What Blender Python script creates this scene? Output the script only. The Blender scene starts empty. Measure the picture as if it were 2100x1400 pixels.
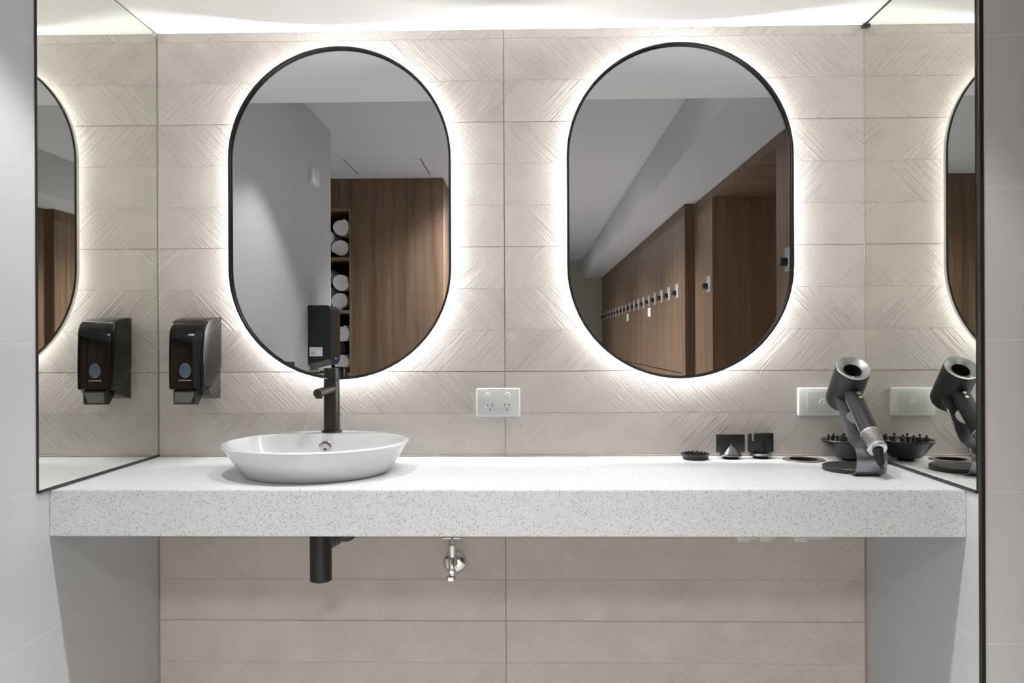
import bpy, bmesh, math, random
from mathutils import Vector, Matrix
random.seed(7)
PI = math.pi
S = bpy.context.scene
COL = S.collection

# ------------------------------------------------------------------ camera, world, exposure
XL, XR = -1.004, 0.884           # side walls of the alcove (the tiled back wall is y = 0, the room is y < 0)
CT, CB = 0.884, 0.788            # worktop top and underside of its front
SOF, CEI = 2.020, 2.256          # bulkhead soffit, main ceiling
CAMZ, CAMY = 1.19, -2.1512
cam = bpy.data.objects.new('camera', bpy.data.cameras.new('camera'))
COL.objects.link(cam)
yaw, pitch, roll = -0.0228, -0.0003, -0.0043
fw = Vector((math.sin(yaw)*math.cos(pitch), math.cos(yaw)*math.cos(pitch), math.sin(pitch)))
rt = Vector((math.cos(yaw), -math.sin(yaw), 0)); up = rt.cross(fw)
r2 = rt*math.cos(roll) + up*math.sin(roll); u2 = -rt*math.sin(roll) + up*math.cos(roll)
cam.matrix_world = Matrix(((r2.x, u2.x, -fw.x, 0), (r2.y, u2.y, -fw.y, CAMY), (r2.z, u2.z, -fw.z, CAMZ), (0, 0, 0, 1)))
cam.data.sensor_width = 36.0
cam.data.lens = 36.0*1650/2100
cam.data.clip_start = 0.02
S.camera = cam

wd = bpy.data.worlds.new('world'); S.world = wd; wd.use_nodes = True
wd.node_tree.nodes['Background'].inputs[0].default_value = (0.6, 0.62, 0.65, 1)
wd.node_tree.nodes['Background'].inputs[1].default_value = 0.02
S.view_settings.view_transform = 'Standard'
S.view_settings.look = 'None'
S.view_settings.gamma = 1.0
S.view_settings.use_curve_mapping = False
S.view_settings.exposure = 0.33
S.cycles.use_denoising = True
S.cycles.max_bounces = 14
S.cycles.glossy_bounces = 10
S.cycles.diffuse_bounces = 6
S.cycles.sample_clamp_indirect = 6.0
S.cycles.blur_glossy = 0.3

SPOT_W = 41.0        # downlights over the vanity
FILL_W = 34.0        # unseen fill lamps added along the middle of the changing room
LED_E = 185.0         # back-lit mirror strips

# ------------------------------------------------------------------ mesh helpers
class MB:
    def __init__(s): s.bm = bmesh.new()
    def add(s, vs, fs):
        v = [s.bm.verts.new(p) for p in vs]
        for f in fs:
            try: s.bm.faces.new([v[i] for i in f])
            except ValueError: pass
        return v
    def box(s, a, b, bev=0, seg=2):
        x0, x1 = sorted((a[0], b[0])); y0, y1 = sorted((a[1], b[1])); z0, z1 = sorted((a[2], b[2]))
        v = s.add([(x0,y0,z0),(x1,y0,z0),(x1,y1,z0),(x0,y1,z0),(x0,y0,z1),(x1,y0,z1),(x1,y1,z1),(x0,y1,z1)],
                  [(0,3,2,1),(4,5,6,7),(0,1,5,4),(1,2,6,5),(2,3,7,6),(3,0,4,7)])
        if bev:
            es = {e for q in v for e in q.link_edges}
            bmesh.ops.bevel(s.bm, geom=list(es), offset=bev, segments=seg, profile=0.5, affect='EDGES')
        return s
    def rings(s, rings, cap0=True, cap1=True, closed=True):
        n = len(rings[0]); vs = [s.bm.verts.new(p) for r in rings for p in r]
        for k in range(len(rings)-1):
            for i in range(n if closed else n-1):
                j = (i+1) % n
                s.bm.faces.new((vs[k*n+i], vs[k*n+j], vs[(k+1)*n+j], vs[(k+1)*n+i]))
        if cap0: s.bm.faces.new([vs[i] for i in reversed(range(n))])
        if cap1: s.bm.faces.new([vs[(len(rings)-1)*n+i] for i in range(n)])
        return s
    def lathe(s, prof, c=(0,0,0), axis=(0,0,1), n=32, cap0=True, cap1=True):
        a = Vector(axis).normalized(); t = Vector((1,0,0)) if abs(a.x) < 0.9 else Vector((0,1,0))
        u = (t - a*t.dot(a)).normalized(); w = a.cross(u); c = Vector(c)
        R = []
        for r, h in prof:
            R.append([c + a*h + (u*math.cos(2*PI*i/n) + w*math.sin(2*PI*i/n))*max(r, 1e-5) for i in range(n)])
        return s.rings(R, cap0, cap1)
    def cyl(s, p0, p1, r, n=24, bev=0.0):
        p0, p1 = Vector(p0), Vector(p1); L = (p1-p0).length
        pr = [(r-bev,0),(r,bev),(r,L-bev),(r-bev,L)] if bev else [(r,0),(r,L)]
        return s.lathe(pr, p0, p1-p0, n)
    def tube(s, pts, r, n=12):
        pts = [Vector(p) for p in pts]; R = []; prev = None
        for i, p in enumerate(pts):
            d = (pts[min(i+1, len(pts)-1)] - pts[max(i-1, 0)]).normalized()
            if prev is None:
                t = Vector((0,0,1)) if abs(d.z) < 0.9 else Vector((1,0,0))
                u = (t - d*t.dot(d)).normalized()
            else: u = (prev - d*prev.dot(d)).normalized()
            prev = u; w = d.cross(u); rr = r[i] if isinstance(r, (list, tuple)) else r
            R.append([p + (u*math.cos(2*PI*k/n) + w*math.sin(2*PI*k/n))*rr for k in range(n)])
        return s.rings(R)
    def prism(s, poly, f0, f1):   # poly: 2D points, f0/f1 map (a,b)->3D
        return s.rings([[f0(*p) for p in poly], [f1(*p) for p in poly]])
    def bevel(s, off, seg=2, ang=40):
        es = [e for e in s.bm.edges if len(e.link_faces) == 2 and e.calc_face_angle() > math.radians(ang)]
        bmesh.ops.bevel(s.bm, geom=es, offset=off, segments=seg, profile=0.5, affect='EDGES', clamp_overlap=True)
        return s
    def build(s, name, mat, parent=None, loc=None, kind=None, smooth=True, **props):
        me = bpy.data.meshes.new(name)
        bmesh.ops.remove_doubles(s.bm, verts=s.bm.verts, dist=1e-6)
        bmesh.ops.recalc_face_normals(s.bm, faces=s.bm.faces)
        s.bm.to_mesh(me); s.bm.free()
        me.materials.append(mat)
        if smooth:
            me.polygons.foreach_set('use_smooth', [True]*len(me.polygons))
            me.set_sharp_from_angle(angle=math.radians(35))
        return link(name, me, parent, loc, kind, **props)

def link(name, me, parent=None, loc=None, kind=None, **props):
    o = bpy.data.objects.new(name, me); COL.objects.link(o)
    if parent is not None: o.parent = parent
    if loc is not None: o.location = loc
    if kind: o['kind'] = kind
    for k, v in props.items(): o[k] = v
    return o

def tag(o, label, cat, group=None):
    o['label'] = label; o['category'] = cat
    if group: o['group'] = group
    return o

def thing(name, loc, label, cat, group=None, rz=0):
    o = bpy.data.objects.new(name, None); COL.objects.link(o)
    o.empty_display_size = 0.02; o.location = loc; o.rotation_euler = (0, 0, rz)
    return tag(o, label, cat, group)

def copy_tree(o, parent=None):
    c = o.copy(); COL.objects.link(c)
    if parent is not None: c.parent = parent
    for ch in list(o.children): copy_tree(ch, c)
    return c

def text_mesh(body, size, depth=0.0002):
    cu = bpy.data.curves.new('lettering', 'FONT'); cu.body = body; cu.size = size
    cu.extrude = depth; cu.resolution_u = 3; cu.align_x = 'CENTER'; cu.align_y = 'CENTER'
    o = bpy.data.objects.new('lettering', cu); COL.objects.link(o)
    dg = bpy.context.evaluated_depsgraph_get(); dg.update()
    me = bpy.data.meshes.new_from_object(o.evaluated_get(dg))
    bpy.data.objects.remove(o); bpy.data.curves.remove(cu)
    return me

def lettering(body, size, mat, parent, loc, rot):
    me = text_mesh(body, size); me.materials.clear(); me.materials.append(mat)
    o = link('lettering', me, parent, loc); o.rotation_euler = rot
    return o

# ------------------------------------------------------------------ materials
def nt(m): return m.node_tree.nodes, m.node_tree.links
def mat(name, col, rough=0.5, metal=0.0, coat=0.0, var=0.04, vs=30.0, bump=0.0, bs=400.0, spec=0.5, rvar=0.0):
    m = bpy.data.materials.new(name); m.use_nodes = True
    N, L = nt(m); b = N['Principled BSDF']
    b.inputs['Roughness'].default_value = rough; b.inputs['Metallic'].default_value = metal
    b.inputs['Specular IOR Level'].default_value = spec
    if coat:
        b.inputs['Coat Weight'].default_value = coat; b.inputs['Coat Roughness'].default_value = 0.03
    tc = N.new('ShaderNodeTexCoord'); no = N.new('ShaderNodeTexNoise'); no.inputs['Scale'].default_value = vs
    L.new(tc.outputs['Object'], no.inputs['Vector'])
    mx = N.new('ShaderNodeMix'); mx.data_type = 'RGBA'
    mx.inputs[6].default_value = tuple(c*(1-var) for c in col) + (1,)
    mx.inputs[7].default_value = tuple(min(1, c*(1+var)) for c in col) + (1,)
    L.new(no.outputs['Fac'], mx.inputs[0]); L.new(mx.outputs[2], b.inputs['Base Color'])
    if rvar:
        mr = N.new('ShaderNodeMapRange'); mr.inputs['To Min'].default_value = rough - rvar; mr.inputs['To Max'].default_value = rough + rvar
        L.new(no.outputs['Fac'], mr.inputs['Value']); L.new(mr.outputs['Result'], b.inputs['Roughness'])
    if bump:
        n2 = N.new('ShaderNodeTexNoise'); n2.inputs['Scale'].default_value = bs; L.new(tc.outputs['Object'], n2.inputs['Vector'])
        bp = N.new('ShaderNodeBump'); bp.inputs['Strength'].default_value = bump; bp.inputs['Distance'].default_value = 0.001
        L.new(n2.outputs['Fac'], bp.inputs['Height']); L.new(bp.outputs['Normal'], b.inputs['Normal'])
    return m

def emit(name, col, e):
    m = bpy.data.materials.new(name); m.use_nodes = True
    N, L = nt(m); N.remove(N['Principled BSDF'])
    em = N.new('ShaderNodeEmission'); em.inputs[0].default_value = col + (1,); em.inputs[1].default_value = e
    L.new(em.outputs[0], N['Material Output'].inputs[0])
    return m

def mirror_mat(name, col):
    m = mat(name, col, 0.0, 1.0, var=0.004, vs=2)
    return m

def math_node(N, L, op, a, b=None):
    n = N.new('ShaderNodeMath'); n.operation = op
    for i, v in enumerate((a, b)):
        if v is None: continue
        if isinstance(v, (int, float)): n.inputs[i].default_value = v
        else: L.new(v, n.inputs[i])
    return n.outputs[0]

def scored_tile():
    m = bpy.data.materials.new('scored_stone_tile'); m.use_nodes = True
    N, L = nt(m); b = N['Principled BSDF']; b.inputs['Roughness'].default_value = 0.62
    b.inputs['Specular IOR Level'].default_value = 0.35
    tc = N.new('ShaderNodeTexCoord'); at = N.new('ShaderNodeAttribute'); at.attribute_type = 'OBJECT'; at.attribute_name = 'grain'
    a2 = N.new('ShaderNodeAttribute'); a2.attribute_type = 'OBJECT'; a2.attribute_name = 'shift'
    sp = N.new('ShaderNodeSeparateXYZ'); L.new(tc.outputs['Object'], sp.inputs[0])
    x, z, g, sh = sp.outputs[0], sp.outputs[2], at.outputs['Fac'], a2.outputs['Fac']
    M = lambda op, a, c=None: math_node(N, L, op, a, c)
    def noise(vec, sc, det=2.0, ro=0.5):
        n = N.new('ShaderNodeTexNoise'); n.inputs['Scale'].default_value = sc; n.inputs['Detail'].default_value = det
        n.inputs['Roughness'].default_value = ro; L.new(vec, n.inputs['Vector']); return n.outputs['Fac']
    def comb(a, c, d):
        n = N.new('ShaderNodeCombineXYZ')
        for i, v in enumerate((a, c, d)):
            if isinstance(v, (int, float)): n.inputs[i].default_value = v
            else: L.new(v, n.inputs[i])
        return n.outputs[0]
    wob = noise(comb(x, z, sh), 5.0, 1.0)
    wobs = M('MULTIPLY', M('SUBTRACT', wob, 0.5), 0.012)
    zz = M('MULTIPLY', z, g)
    ua = M('ADD', M('MULTIPLY', x, 0.70), M('MULTIPLY', zz, 0.72))
    va = M('ADD', M('SUBTRACT', M('MULTIPLY', x, 0.72), M('MULTIPLY', zz, 0.70)), wobs)
    st = noise(comb(M('MULTIPLY', ua, 3.5), M('MULTIPLY', va, 200.0), sh), 1.0, 2.5, 0.6)
    stroke = N.new('ShaderNodeMapRange'); stroke.interpolation_type = 'SMOOTHSTEP'
    stroke.inputs['From Min'].default_value = 0.46; stroke.inputs['From Max'].default_value = 0.66
    L.new(st, stroke.inputs['Value'])
    mask = N.new('ShaderNodeMapRange'); mask.inputs['From Min'].default_value = 0.40; mask.inputs['From Max'].default_value = 0.56
    mask.inputs['To Min'].default_value = 0.18
    L.new(noise(comb(M('MULTIPLY', x, 1.0), z, M('ADD', sh, 3.0)), 4.5, 2.0), mask.inputs['Value'])
    pits = noise(comb(x, z, 0.0), 330.0, 2.0, 0.65)
    a3 = N.new('ShaderNodeAttribute'); a3.attribute_type = 'OBJECT'; a3.attribute_name = 'relief'
    h = M('ADD', M('MULTIPLY', M('MULTIPLY', stroke.outputs['Result'], mask.outputs['Result']), 0.75), M('MULTIPLY', pits, 0.7))
    bp = N.new('ShaderNodeBump'); bp.inputs['Strength'].default_value = 1.0; bp.inputs['Distance'].default_value = 0.0025
    L.new(M('MULTIPLY', h, a3.outputs['Fac']), bp.inputs['Height']); L.new(bp.outputs['Normal'], b.inputs['Normal'])
    mx = N.new('ShaderNodeMix'); mx.data_type = 'RGBA'
    mx.inputs[6].default_value = (0.525, 0.487, 0.455, 1); mx.inputs[7].default_value = (0.64, 0.605, 0.578, 1)
    cn = N.new('ShaderNodeMapRange'); cn.inputs['From Min'].default_value = 0.3; cn.inputs['From Max'].default_value = 0.7
    L.new(M('ADD', M('MULTIPLY', noise(comb(x, z, sh), 9.0, 4.0, 0.6), 0.6), M('MULTIPLY', pits, 0.4)), cn.inputs['Value'])
    L.new(cn.outputs['Result'], mx.inputs[0]); L.new(mx.outputs[2], b.inputs['Base Color'])
    return m

def terrazzo():
    m = bpy.data.materials.new('terrazzo'); m.use_nodes = True
    N, L = nt(m); b = N['Principled BSDF']; b.inputs['Roughness'].default_value = 0.3
    tc = N.new('ShaderNodeTexCoord')
    ds = N.new('ShaderNodeTexNoise'); ds.inputs['Scale'].default_value = 260; L.new(tc.outputs['Object'], ds.inputs['Vector'])
    ad = N.new('ShaderNodeMix'); ad.data_type = 'VECTOR'; ad.inputs[0].default_value = 0.003
    L.new(tc.outputs['Object'], ad.inputs[4]); L.new(ds.outputs['Color'], ad.inputs[5])
    base = N.new('ShaderNodeTexNoise'); base.inputs['Scale'].default_value = 14; L.new(tc.outputs['Object'], base.inputs['Vector'])
    bc = N.new('ShaderNodeMix'); bc.data_type = 'RGBA'
    bc.inputs[6].default_value = (0.54, 0.565, 0.595, 1); bc.inputs[7].default_value = (0.61, 0.63, 0.65, 1)
    L.new(base.outputs['Fac'], bc.inputs[0]); cur = bc.outputs[2]
    for sc, th0, th1, pres, ramp in ((260, 0.16, 0.42, 0.48, [(0, (.15,.15,.145)), (.5, (.25,.255,.245)), (.94, (.34,.33,.31)), (1, (.42,.29,.10))]),
                                     (450, 0.18, 0.42, 0.45, [(0, (.22,.225,.22)), (.6, (.36,.37,.37)), (1, (.42,.40,.36))])):
        vo = N.new('ShaderNodeTexVoronoi'); vo.inputs['Scale'].default_value = sc; L.new(ad.outputs[1], vo.inputs['Vector'])
        sep = N.new('ShaderNodeSeparateColor'); L.new(vo.outputs['Color'], sep.inputs[0])
        mr = N.new('ShaderNodeMapRange'); mr.inputs['To Min'].default_value = th0; mr.inputs['To Max'].default_value = th1
        L.new(sep.outputs[1], mr.inputs['Value'])
        inside = math_node(N, L, 'LESS_THAN', vo.outputs['Distance'], mr.outputs['Result'])
        here = math_node(N, L, 'GREATER_THAN', sep.outputs[0], pres)
        f = math_node(N, L, 'MULTIPLY', inside, here)
        rp = N.new('ShaderNodeValToRGB'); e = rp.color_ramp.elements
        while len(e) < len(ramp): e.new(0.5)
        for k, (p, c) in enumerate(ramp): e[k].position = p; e[k].color = c + (1,)
        L.new(sep.outputs[2], rp.inputs[0])
        mx = N.new('ShaderNodeMix'); mx.data_type = 'RGBA'
        L.new(math_node(N, L, 'MULTIPLY', f, 0.72), mx.inputs[0]); L.new(cur, mx.inputs[6]); L.new(rp.outputs[0], mx.inputs[7]); cur = mx.outputs[2]
    L.new(cur, b.inputs['Base Color'])
    return m

def wood(name, dark, light, axis=2, rough=0.5):
    m = bpy.data.materials.new(name); m.use_nodes = True
    N, L = nt(m); b = N['Principled BSDF']; b.inputs['Roughness'].default_value = rough
    tc = N.new('ShaderNodeTexCoord'); oi = N.new('ShaderNodeObjectInfo')
    mp = N.new('ShaderNodeMapping')
    s = [26.0, 26.0, 26.0]; s[axis] = 0.9; mp.inputs['Scale'].default_value = s
    ad = N.new('ShaderNodeVectorMath'); ad.operation = 'ADD'
    sc = N.new('ShaderNodeVectorMath'); sc.operation = 'SCALE'; sc.inputs[0].default_value = (3.1, 5.7, 1.3)
    L.new(oi.outputs['Random'], sc.inputs['Scale']); L.new(tc.outputs['Object'], ad.inputs[0]); L.new(sc.outputs[0], ad.inputs[1])
    L.new(ad.outputs[0], mp.inputs['Vector'])
    n1 = N.new('ShaderNodeTexNoise'); n1.inputs['Scale'].default_value = 1.0; n1.inputs['Detail'].default_value = 6; n1.inputs['Roughness'].default_value = 0.62
    n1.inputs['Distortion'].default_value = 0.4; L.new(mp.outputs[0], n1.inputs['Vector'])
    rp = N.new('ShaderNodeValToRGB'); e = rp.color_ramp.elements
    e[0].position = 0.30; e[0].color = dark + (1,); e[1].position = 0.70; e[1].color = light + (1,)
    L.new(n1.outputs['Fac'], rp.inputs[0]); L.new(rp.outputs[0], b.inputs['Base Color'])
    return m

M_TILE = scored_tile()
M_GROUT = mat('brown_grout', (0.36, 0.285, 0.20), 0.9, bump=0.2)
M_GREY = mat('grey_wall_tile', (0.53, 0.543, 0.562), 0.55, var=0.015, vs=3, spec=0.25)
M_GREYJ = mat('pale_grout', (0.66, 0.66, 0.655), 0.85)
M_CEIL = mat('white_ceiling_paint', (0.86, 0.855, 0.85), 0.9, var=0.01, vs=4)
M_CEILR = mat('dimmed_ceiling_paint', (0.55, 0.555, 0.575), 0.9, var=0.01, vs=4)  # dimness of the room put into the colour, greyer than the alcove soffit
M_PAINT = mat('grey_wall_paint', (0.52, 0.52, 0.53), 0.8, var=0.02, vs=4)
M_BEIGE = mat('beige_wall_paint', (0.38, 0.35, 0.30), 0.8, var=0.02, vs=4)
M_FLOOR = mat('pale_floor_tile', (0.56, 0.55, 0.53), 0.5, var=0.08, vs=8)
M_TERR = terrazzo()
M_WOOD = wood('walnut_laminate', (0.092, 0.056, 0.032), (0.210, 0.138, 0.084))
M_WOODD = wood('walnut_laminate_dark', (0.13, 0.074, 0.040), (0.28, 0.168, 0.098))
M_WOODH = wood('walnut_laminate_soffit', (0.092, 0.056, 0.032), (0.210, 0.138, 0.084), axis=0)
M_OVAL = mirror_mat('oval_mirror_glass', (0.64, 0.655, 0.675))
M_SIDE = mirror_mat('side_mirror_glass', (0.88, 0.895, 0.845))
M_BLACK = mat('black_metal', (0.012, 0.012, 0.012), 0.35, var=0.1)
M_MATTE = mat('matte_black', (0.009, 0.009, 0.0095), 0.42, bump=0.05, bs=900)
M_GLOSSB = mat('gloss_black_plastic', (0.006, 0.006, 0.007), 0.07, coat=0.2, spec=0.35)
M_SATINB = mat('black_plastic', (0.008, 0.008, 0.0085), 0.38)
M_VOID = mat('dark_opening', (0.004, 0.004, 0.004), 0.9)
M_ALU = mat('brushed_aluminium', (0.62, 0.60, 0.57), 0.32, 1.0, bump=0.05, bs=600)
M_CHROME = mat('chrome', (0.72, 0.72, 0.73), 0.06, 1.0)
M_CERAM = mat('white_ceramic', (0.58, 0.60, 0.61), 0.12, coat=0.6, var=0.005)
M_PLAST = mat('white_plastic', (0.68, 0.695, 0.69), 0.35, var=0.01)
M_PLASTF = mat('pale_grey_plastic', (0.57, 0.585, 0.58), 0.4, var=0.01)
M_DRYER = mat('anthracite_satin', (0.011, 0.0112, 0.0122), 0.42, 0.1)
M_NICKEL = mat('nickel_satin', (0.42, 0.43, 0.44), 0.34, 0.85)
M_DARKSEAL = mat('dark_grey_sealant', (0.10, 0.105, 0.10), 0.5)
M_MIDSEAL = mat('mid_grey_sealant', (0.33, 0.335, 0.32), 0.5)
M_BEIGEJ = mat('pale_beige_grout', (0.46, 0.40, 0.33), 0.8)
M_RIM = mat('smoky_grey_satin', (0.10, 0.10, 0.105), 0.38, 0.6)
M_STEELB = mat('dark_steel_plate', (0.27, 0.285, 0.305), 0.3, 0.9)
M_SILVER = mat('silver_mesh', (0.66, 0.65, 0.66), 0.24, 0.95)
M_LEVER = mat('grey_smoked_plastic', (0.17, 0.185, 0.19), 0.25, 0.35)
M_BLUEWIN = mat('blue_grey_window', (0.085, 0.125, 0.18), 0.12)
M_WHITE = mat('white_print', (0.8, 0.8, 0.8), 0.6)
M_DARKP = mat('dark_print', (0.03, 0.03, 0.03), 0.6)
M_TOWEL = mat('white_terry', (0.82, 0.83, 0.83), 0.95, bump=0.9, bs=260, var=0.05)
M_LED = emit('mirror_led_strip', (1.0, 0.98, 0.96), LED_E)
M_LENS = emit('downlight_lens', (1.0, 0.97, 0.93), 12.0)
M_BLUE = emit('blue_indicator', (0.12, 0.10, 1.0), 2.5)
M_GREENG = mat('green_glass_edge', (0.006, 0.016, 0.012), 0.15)
M_STEEL = mat('lock_plate_steel', (0.40, 0.41, 0.405), 0.45, 0.1)

# ------------------------------------------------------------------ lamps
def downlight(x, y, z, watts, size, r, blend, col=(1, 0.98, 0.96), tilt=(0, 0)):
    ld = bpy.data.lights.new('downlight_lamp', 'SPOT'); ld.energy = watts; ld.spot_size = math.radians(size)
    ld.spot_blend = blend; ld.shadow_soft_size = r; ld.color = col
    lo = bpy.data.objects.new('downlight_lamp', ld); COL.objects.link(lo); lo.location = (x, y, z - 0.012); lo.rotation_euler = (tilt[0], tilt[1], 0)
    return lo

# ------------------------------------------------------------------ the setting
def slab(name, a, b, m):
    return MB().box(a, b).build(name, m, kind='structure', smooth=False)

slab('floor', (-2.4, 0.1, -0.1), (2.5, -8.8, 0), M_FLOOR)
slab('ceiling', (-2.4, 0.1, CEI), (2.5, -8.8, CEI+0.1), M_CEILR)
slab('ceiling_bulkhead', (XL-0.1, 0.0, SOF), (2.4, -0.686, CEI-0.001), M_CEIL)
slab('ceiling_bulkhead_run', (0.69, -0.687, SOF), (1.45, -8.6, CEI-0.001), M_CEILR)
slab('wall_far', (-2.4, -8.6, 0), (2.5, -8.7, CEI), M_BEIGE)
slab('wall_west', (-2.3, -1.9, 0), (-2.4, -8.6, CEI), M_PAINT)
slab('wall_corridor', (-2.4, -1.85, 0), (XL-0.1, -1.95, CEI), M_PAINT)
slab('wall_passage', (2.35, 0, 0), (2.45, -8.6, CEI), M_PAINT)

# tiled back wall: strips of scored stone over recessed grout
wb = MB().box((XL-0.1, -0.0070, 0), (2.4, 0.1, CEI)).build('wall_back', M_GROUT, kind='structure', smooth=False)
ZJ = 0.445; PT = 0.1108; XJ = -0.068
for col_i, (x0, x1) in enumerate(((XL+0.001, XJ), (XJ, XR-0.001))):
    for k in range(-4, 15):
        z0, z1 = ZJ + PT*k, ZJ + PT*(k+1)
        lo = 0.0006 if k % 3 == 0 else 0.0001
        hi = 0.0006 if (k+1) % 3 == 0 else 0.0001
        z1 = min(z1 - hi, SOF - 0.0005); z0 = max(z0 + lo, 0.001)
        ge = 0.004 if z1 < CB else 0.0013; gx0 = ge if col_i == 0 else 0.0009; gx1 = 0.0009 if col_i == 0 else ge
        MB().box((x0+gx0, -0.0068, z0), (x1-gx1, -0.009, z1), 0.0009, 1).build(
            'tile', M_TILE, wb, smooth=False, grain=float(-1 if k % 2 else 1), relief=float(0.4 if k < 3 else 1.0), shift=float((k*7 + col_i*13) % 17)*1.37 + 2)
# ---- the tile face is at y = -0.009; everything on the wall is placed from there
YT = -0.009

def grey_tiles(parent, plane, rows, cols_for, depth=0.004):
    for (z0, z1) in rows:
        for (a, b) in cols_for(z0):
            if b - a < 0.02: continue
            q = plane(a + 0.0007, b - 0.0007, z0 + 0.0007, z1 - 0.0007)
            MB().box(q[0], q[1], 0.00018, 1).build('tile', M_GREY, parent, smooth=False)

def joints(first, end):
    def f(z0):
        r = round((z0 - 0.29)/0.3)
        s = first[r % 2]; c = [0.0]
        while s < end: c.append(s); s += 0.6
        c.append(end); return list(zip(c[:-1], c[1:]))
    return f
rows_full = [(0.0, 0.29)] + [(0.29+0.3*k, 0.59+0.3*k) for k in range(6)]
wl = MB().box((XL-0.0002, 0, 0), (XL-0.1, -1.95, CEI)).build('wall_left', M_GREYJ, kind='structure', smooth=False)
grey_tiles(wl, lambda a, b, z0, z1: ((XL-0.0007, -a, z0), (XL, -b, z1)), rows_full + [(2.09, CEI)], joints((0.435, 0.13), 1.95))
wr = MB().box((XR+0.0002, 0, 0), (1.02, -0.5498, SOF)).build('wall_right', M_GREYJ, kind='structure', smooth=False)
rr = [(0.0, 0.294)] + [(0.294+0.2985*k, 0.294+0.2985*(k+1)) for k in range(5)] + [(1.7865, SOF)]
def rj(z0):
    r = round((z0-0.294)/0.2985)
    c = [0.0, 0.24, 0.546] if r % 2 == 0 else [0.0, 0.54]
    return list(zip(c[:-1], c[1:]))
grey_tiles(wr, lambda a, b, z0, z1: ((XR, -a, z0), (XR+0.0007, -b, z1)), rr, rj)
for z0, z1 in rr:
    MB().box((XR+0.0080, -0.5493, z0+0.0009), (1.02, -0.550, z1-0.0009), 0.00018, 1).build('tile', M_GREY, wr, smooth=False)
t = MB().box((XR-0.0004, -0.5405, 0), (XR+0.0078, -0.5515, SOF), 0.0008, 1).build('trim_1', M_BLACK, kind='structure')
tag(t, 'black metal edge strip running up the corner of the right wall', 'trim')

# ------------------------------------------------------------------ side mirrors
def side_mirror(x, sgn, label, far, th=0.0040):
    zb = CT + 0.001
    t = thing('wall_mirror', (x, 0, zb), label, 'mirror')
    H = SOF - 0.003 - zb
    MB().box((0.0, YT-0.002, 0.005), (sgn*th, -far, H), 0.0004, 1).build('glass', M_SIDE, t, smooth=False)
    MB().box((0.0005*sgn, YT-0.001, 0.0), (sgn*(th+0.003), -far-0.002, 0.005), 0.0006, 1).build('bottom_channel', M_BLACK, t)
    return t, H
t, H = side_mirror(XL, 1, 'tall frameless mirror on the left wall reflecting the soap dispenser', 0.5375)
MB().box((0.0002, -0.5375, 0.0), (0.0044, -0.5410, H), 0.0006, 1).build('edge_trim', M_BLACK, t)
MB().box((0.0005, YT-0.003, H), (0.0042, -0.5375, H+0.0018)).build('top_channel', M_DARKSEAL, t)
MB().box((0.0035, YT-0.006, H-0.012), (0.009, YT-0.022, H-0.001), 0.001, 1).build('clip', M_ALU, t)
MB().box((0.0005, YT-0.0005, 0.0), (0.0045, YT-0.0020, H)).build('edge_seal', M_DARKSEAL, t)
MB().box((0.0045, YT-0.0002, 0.0), (0.0068, YT-0.0014, H)).build('edge_seal', M_MIDSEAL, t)
t, H = side_mirror(XR, -1, 'tall frameless mirror on the right wall beside the hair dryer', 0.5365, 0.0014)
MB().box((-0.0005, YT-0.0002, 0.0), (-0.0030, YT-0.0012, H)).build('edge_seal', M_BEIGEJ, t)
MB().box((-0.0001, -0.5365, 0.0), (-0.0020, -0.5403, H), 0.0003, 1).build('edge_strip', M_GREENG, t)
MB().box((-0.0005, YT-0.003, H), (-0.0035, -0.5365, H+0.0028)).build('top_channel', M_BLACK, t)
MB().box((-0.0010, YT-0.006, H-0.010), (-0.011, YT-0.020, H-0.001), 0.001, 1).build('clip', M_BLACK, t)

# ------------------------------------------------------------------ back-lit oval mirrors
def pill(w, h, y, n=40):
    r = w/2; s = max(h/2 - r, 0); P = []
    for i in range(n+1): a = PI*i/n; P.append(Vector((r*math.cos(a), y, s + r*math.sin(a))))
    for i in range(n+1): a = PI + PI*i/n; P.append(Vector((r*math.cos(a), y, -s + r*math.sin(a))))
    return P
def oval_mirror(x, label):
    t = thing('oval_mirror', (x, YT, 1.530), label, 'mirror')
    w, h = 0.590, 0.878
    o = lambda d, y: pill(w-2*d, h-2*d, y)
    MB().rings([o(0,-0.0315), o(0,-0.0340), o(0.0008,-0.0345), o(0.0045,-0.0345), o(0.0055,-0.0335), o(0.0055,-0.0208), o(0.0045,-0.0208), o(0.0045,-0.0315), o(0,-0.0315)], False, False).build('frame', M_BLACK, t)
    MB().rings([o(0.0006,-0.0185), o(0.0006,-0.0315), o(0.0040,-0.0315), o(0.0040,-0.0185), o(0.0006,-0.0185)], False, False).build('side_band', M_ALU, t)
    MB().rings([o(0.0056,-0.0209), o(0.0056,-0.0226), o(0.0068,-0.0232)]).build('glass', M_OVAL, t, smooth=False)
    MB().rings([o(0.0042,-0.0188), o(0.0042,-0.0206)]).build('back_plate', M_BLACK, t)
    MB().rings([o(0.034,0.0), o(0.034,-0.0188)]).build('mounting_tray', M_ALU, t)
    MB().rings([o(0.031,-0.002), o(0.027,-0.002), o(0.027,-0.008), o(0.031,-0.008), o(0.031,-0.002)], False, False).build('led_strip', M_LED, t)
    return t
oval_mirror(-0.502, 'backlit oval mirror with thin black frame above the basin')
oval_mirror(0.392, 'backlit oval mirror with thin black frame above the bare counter')

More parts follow.
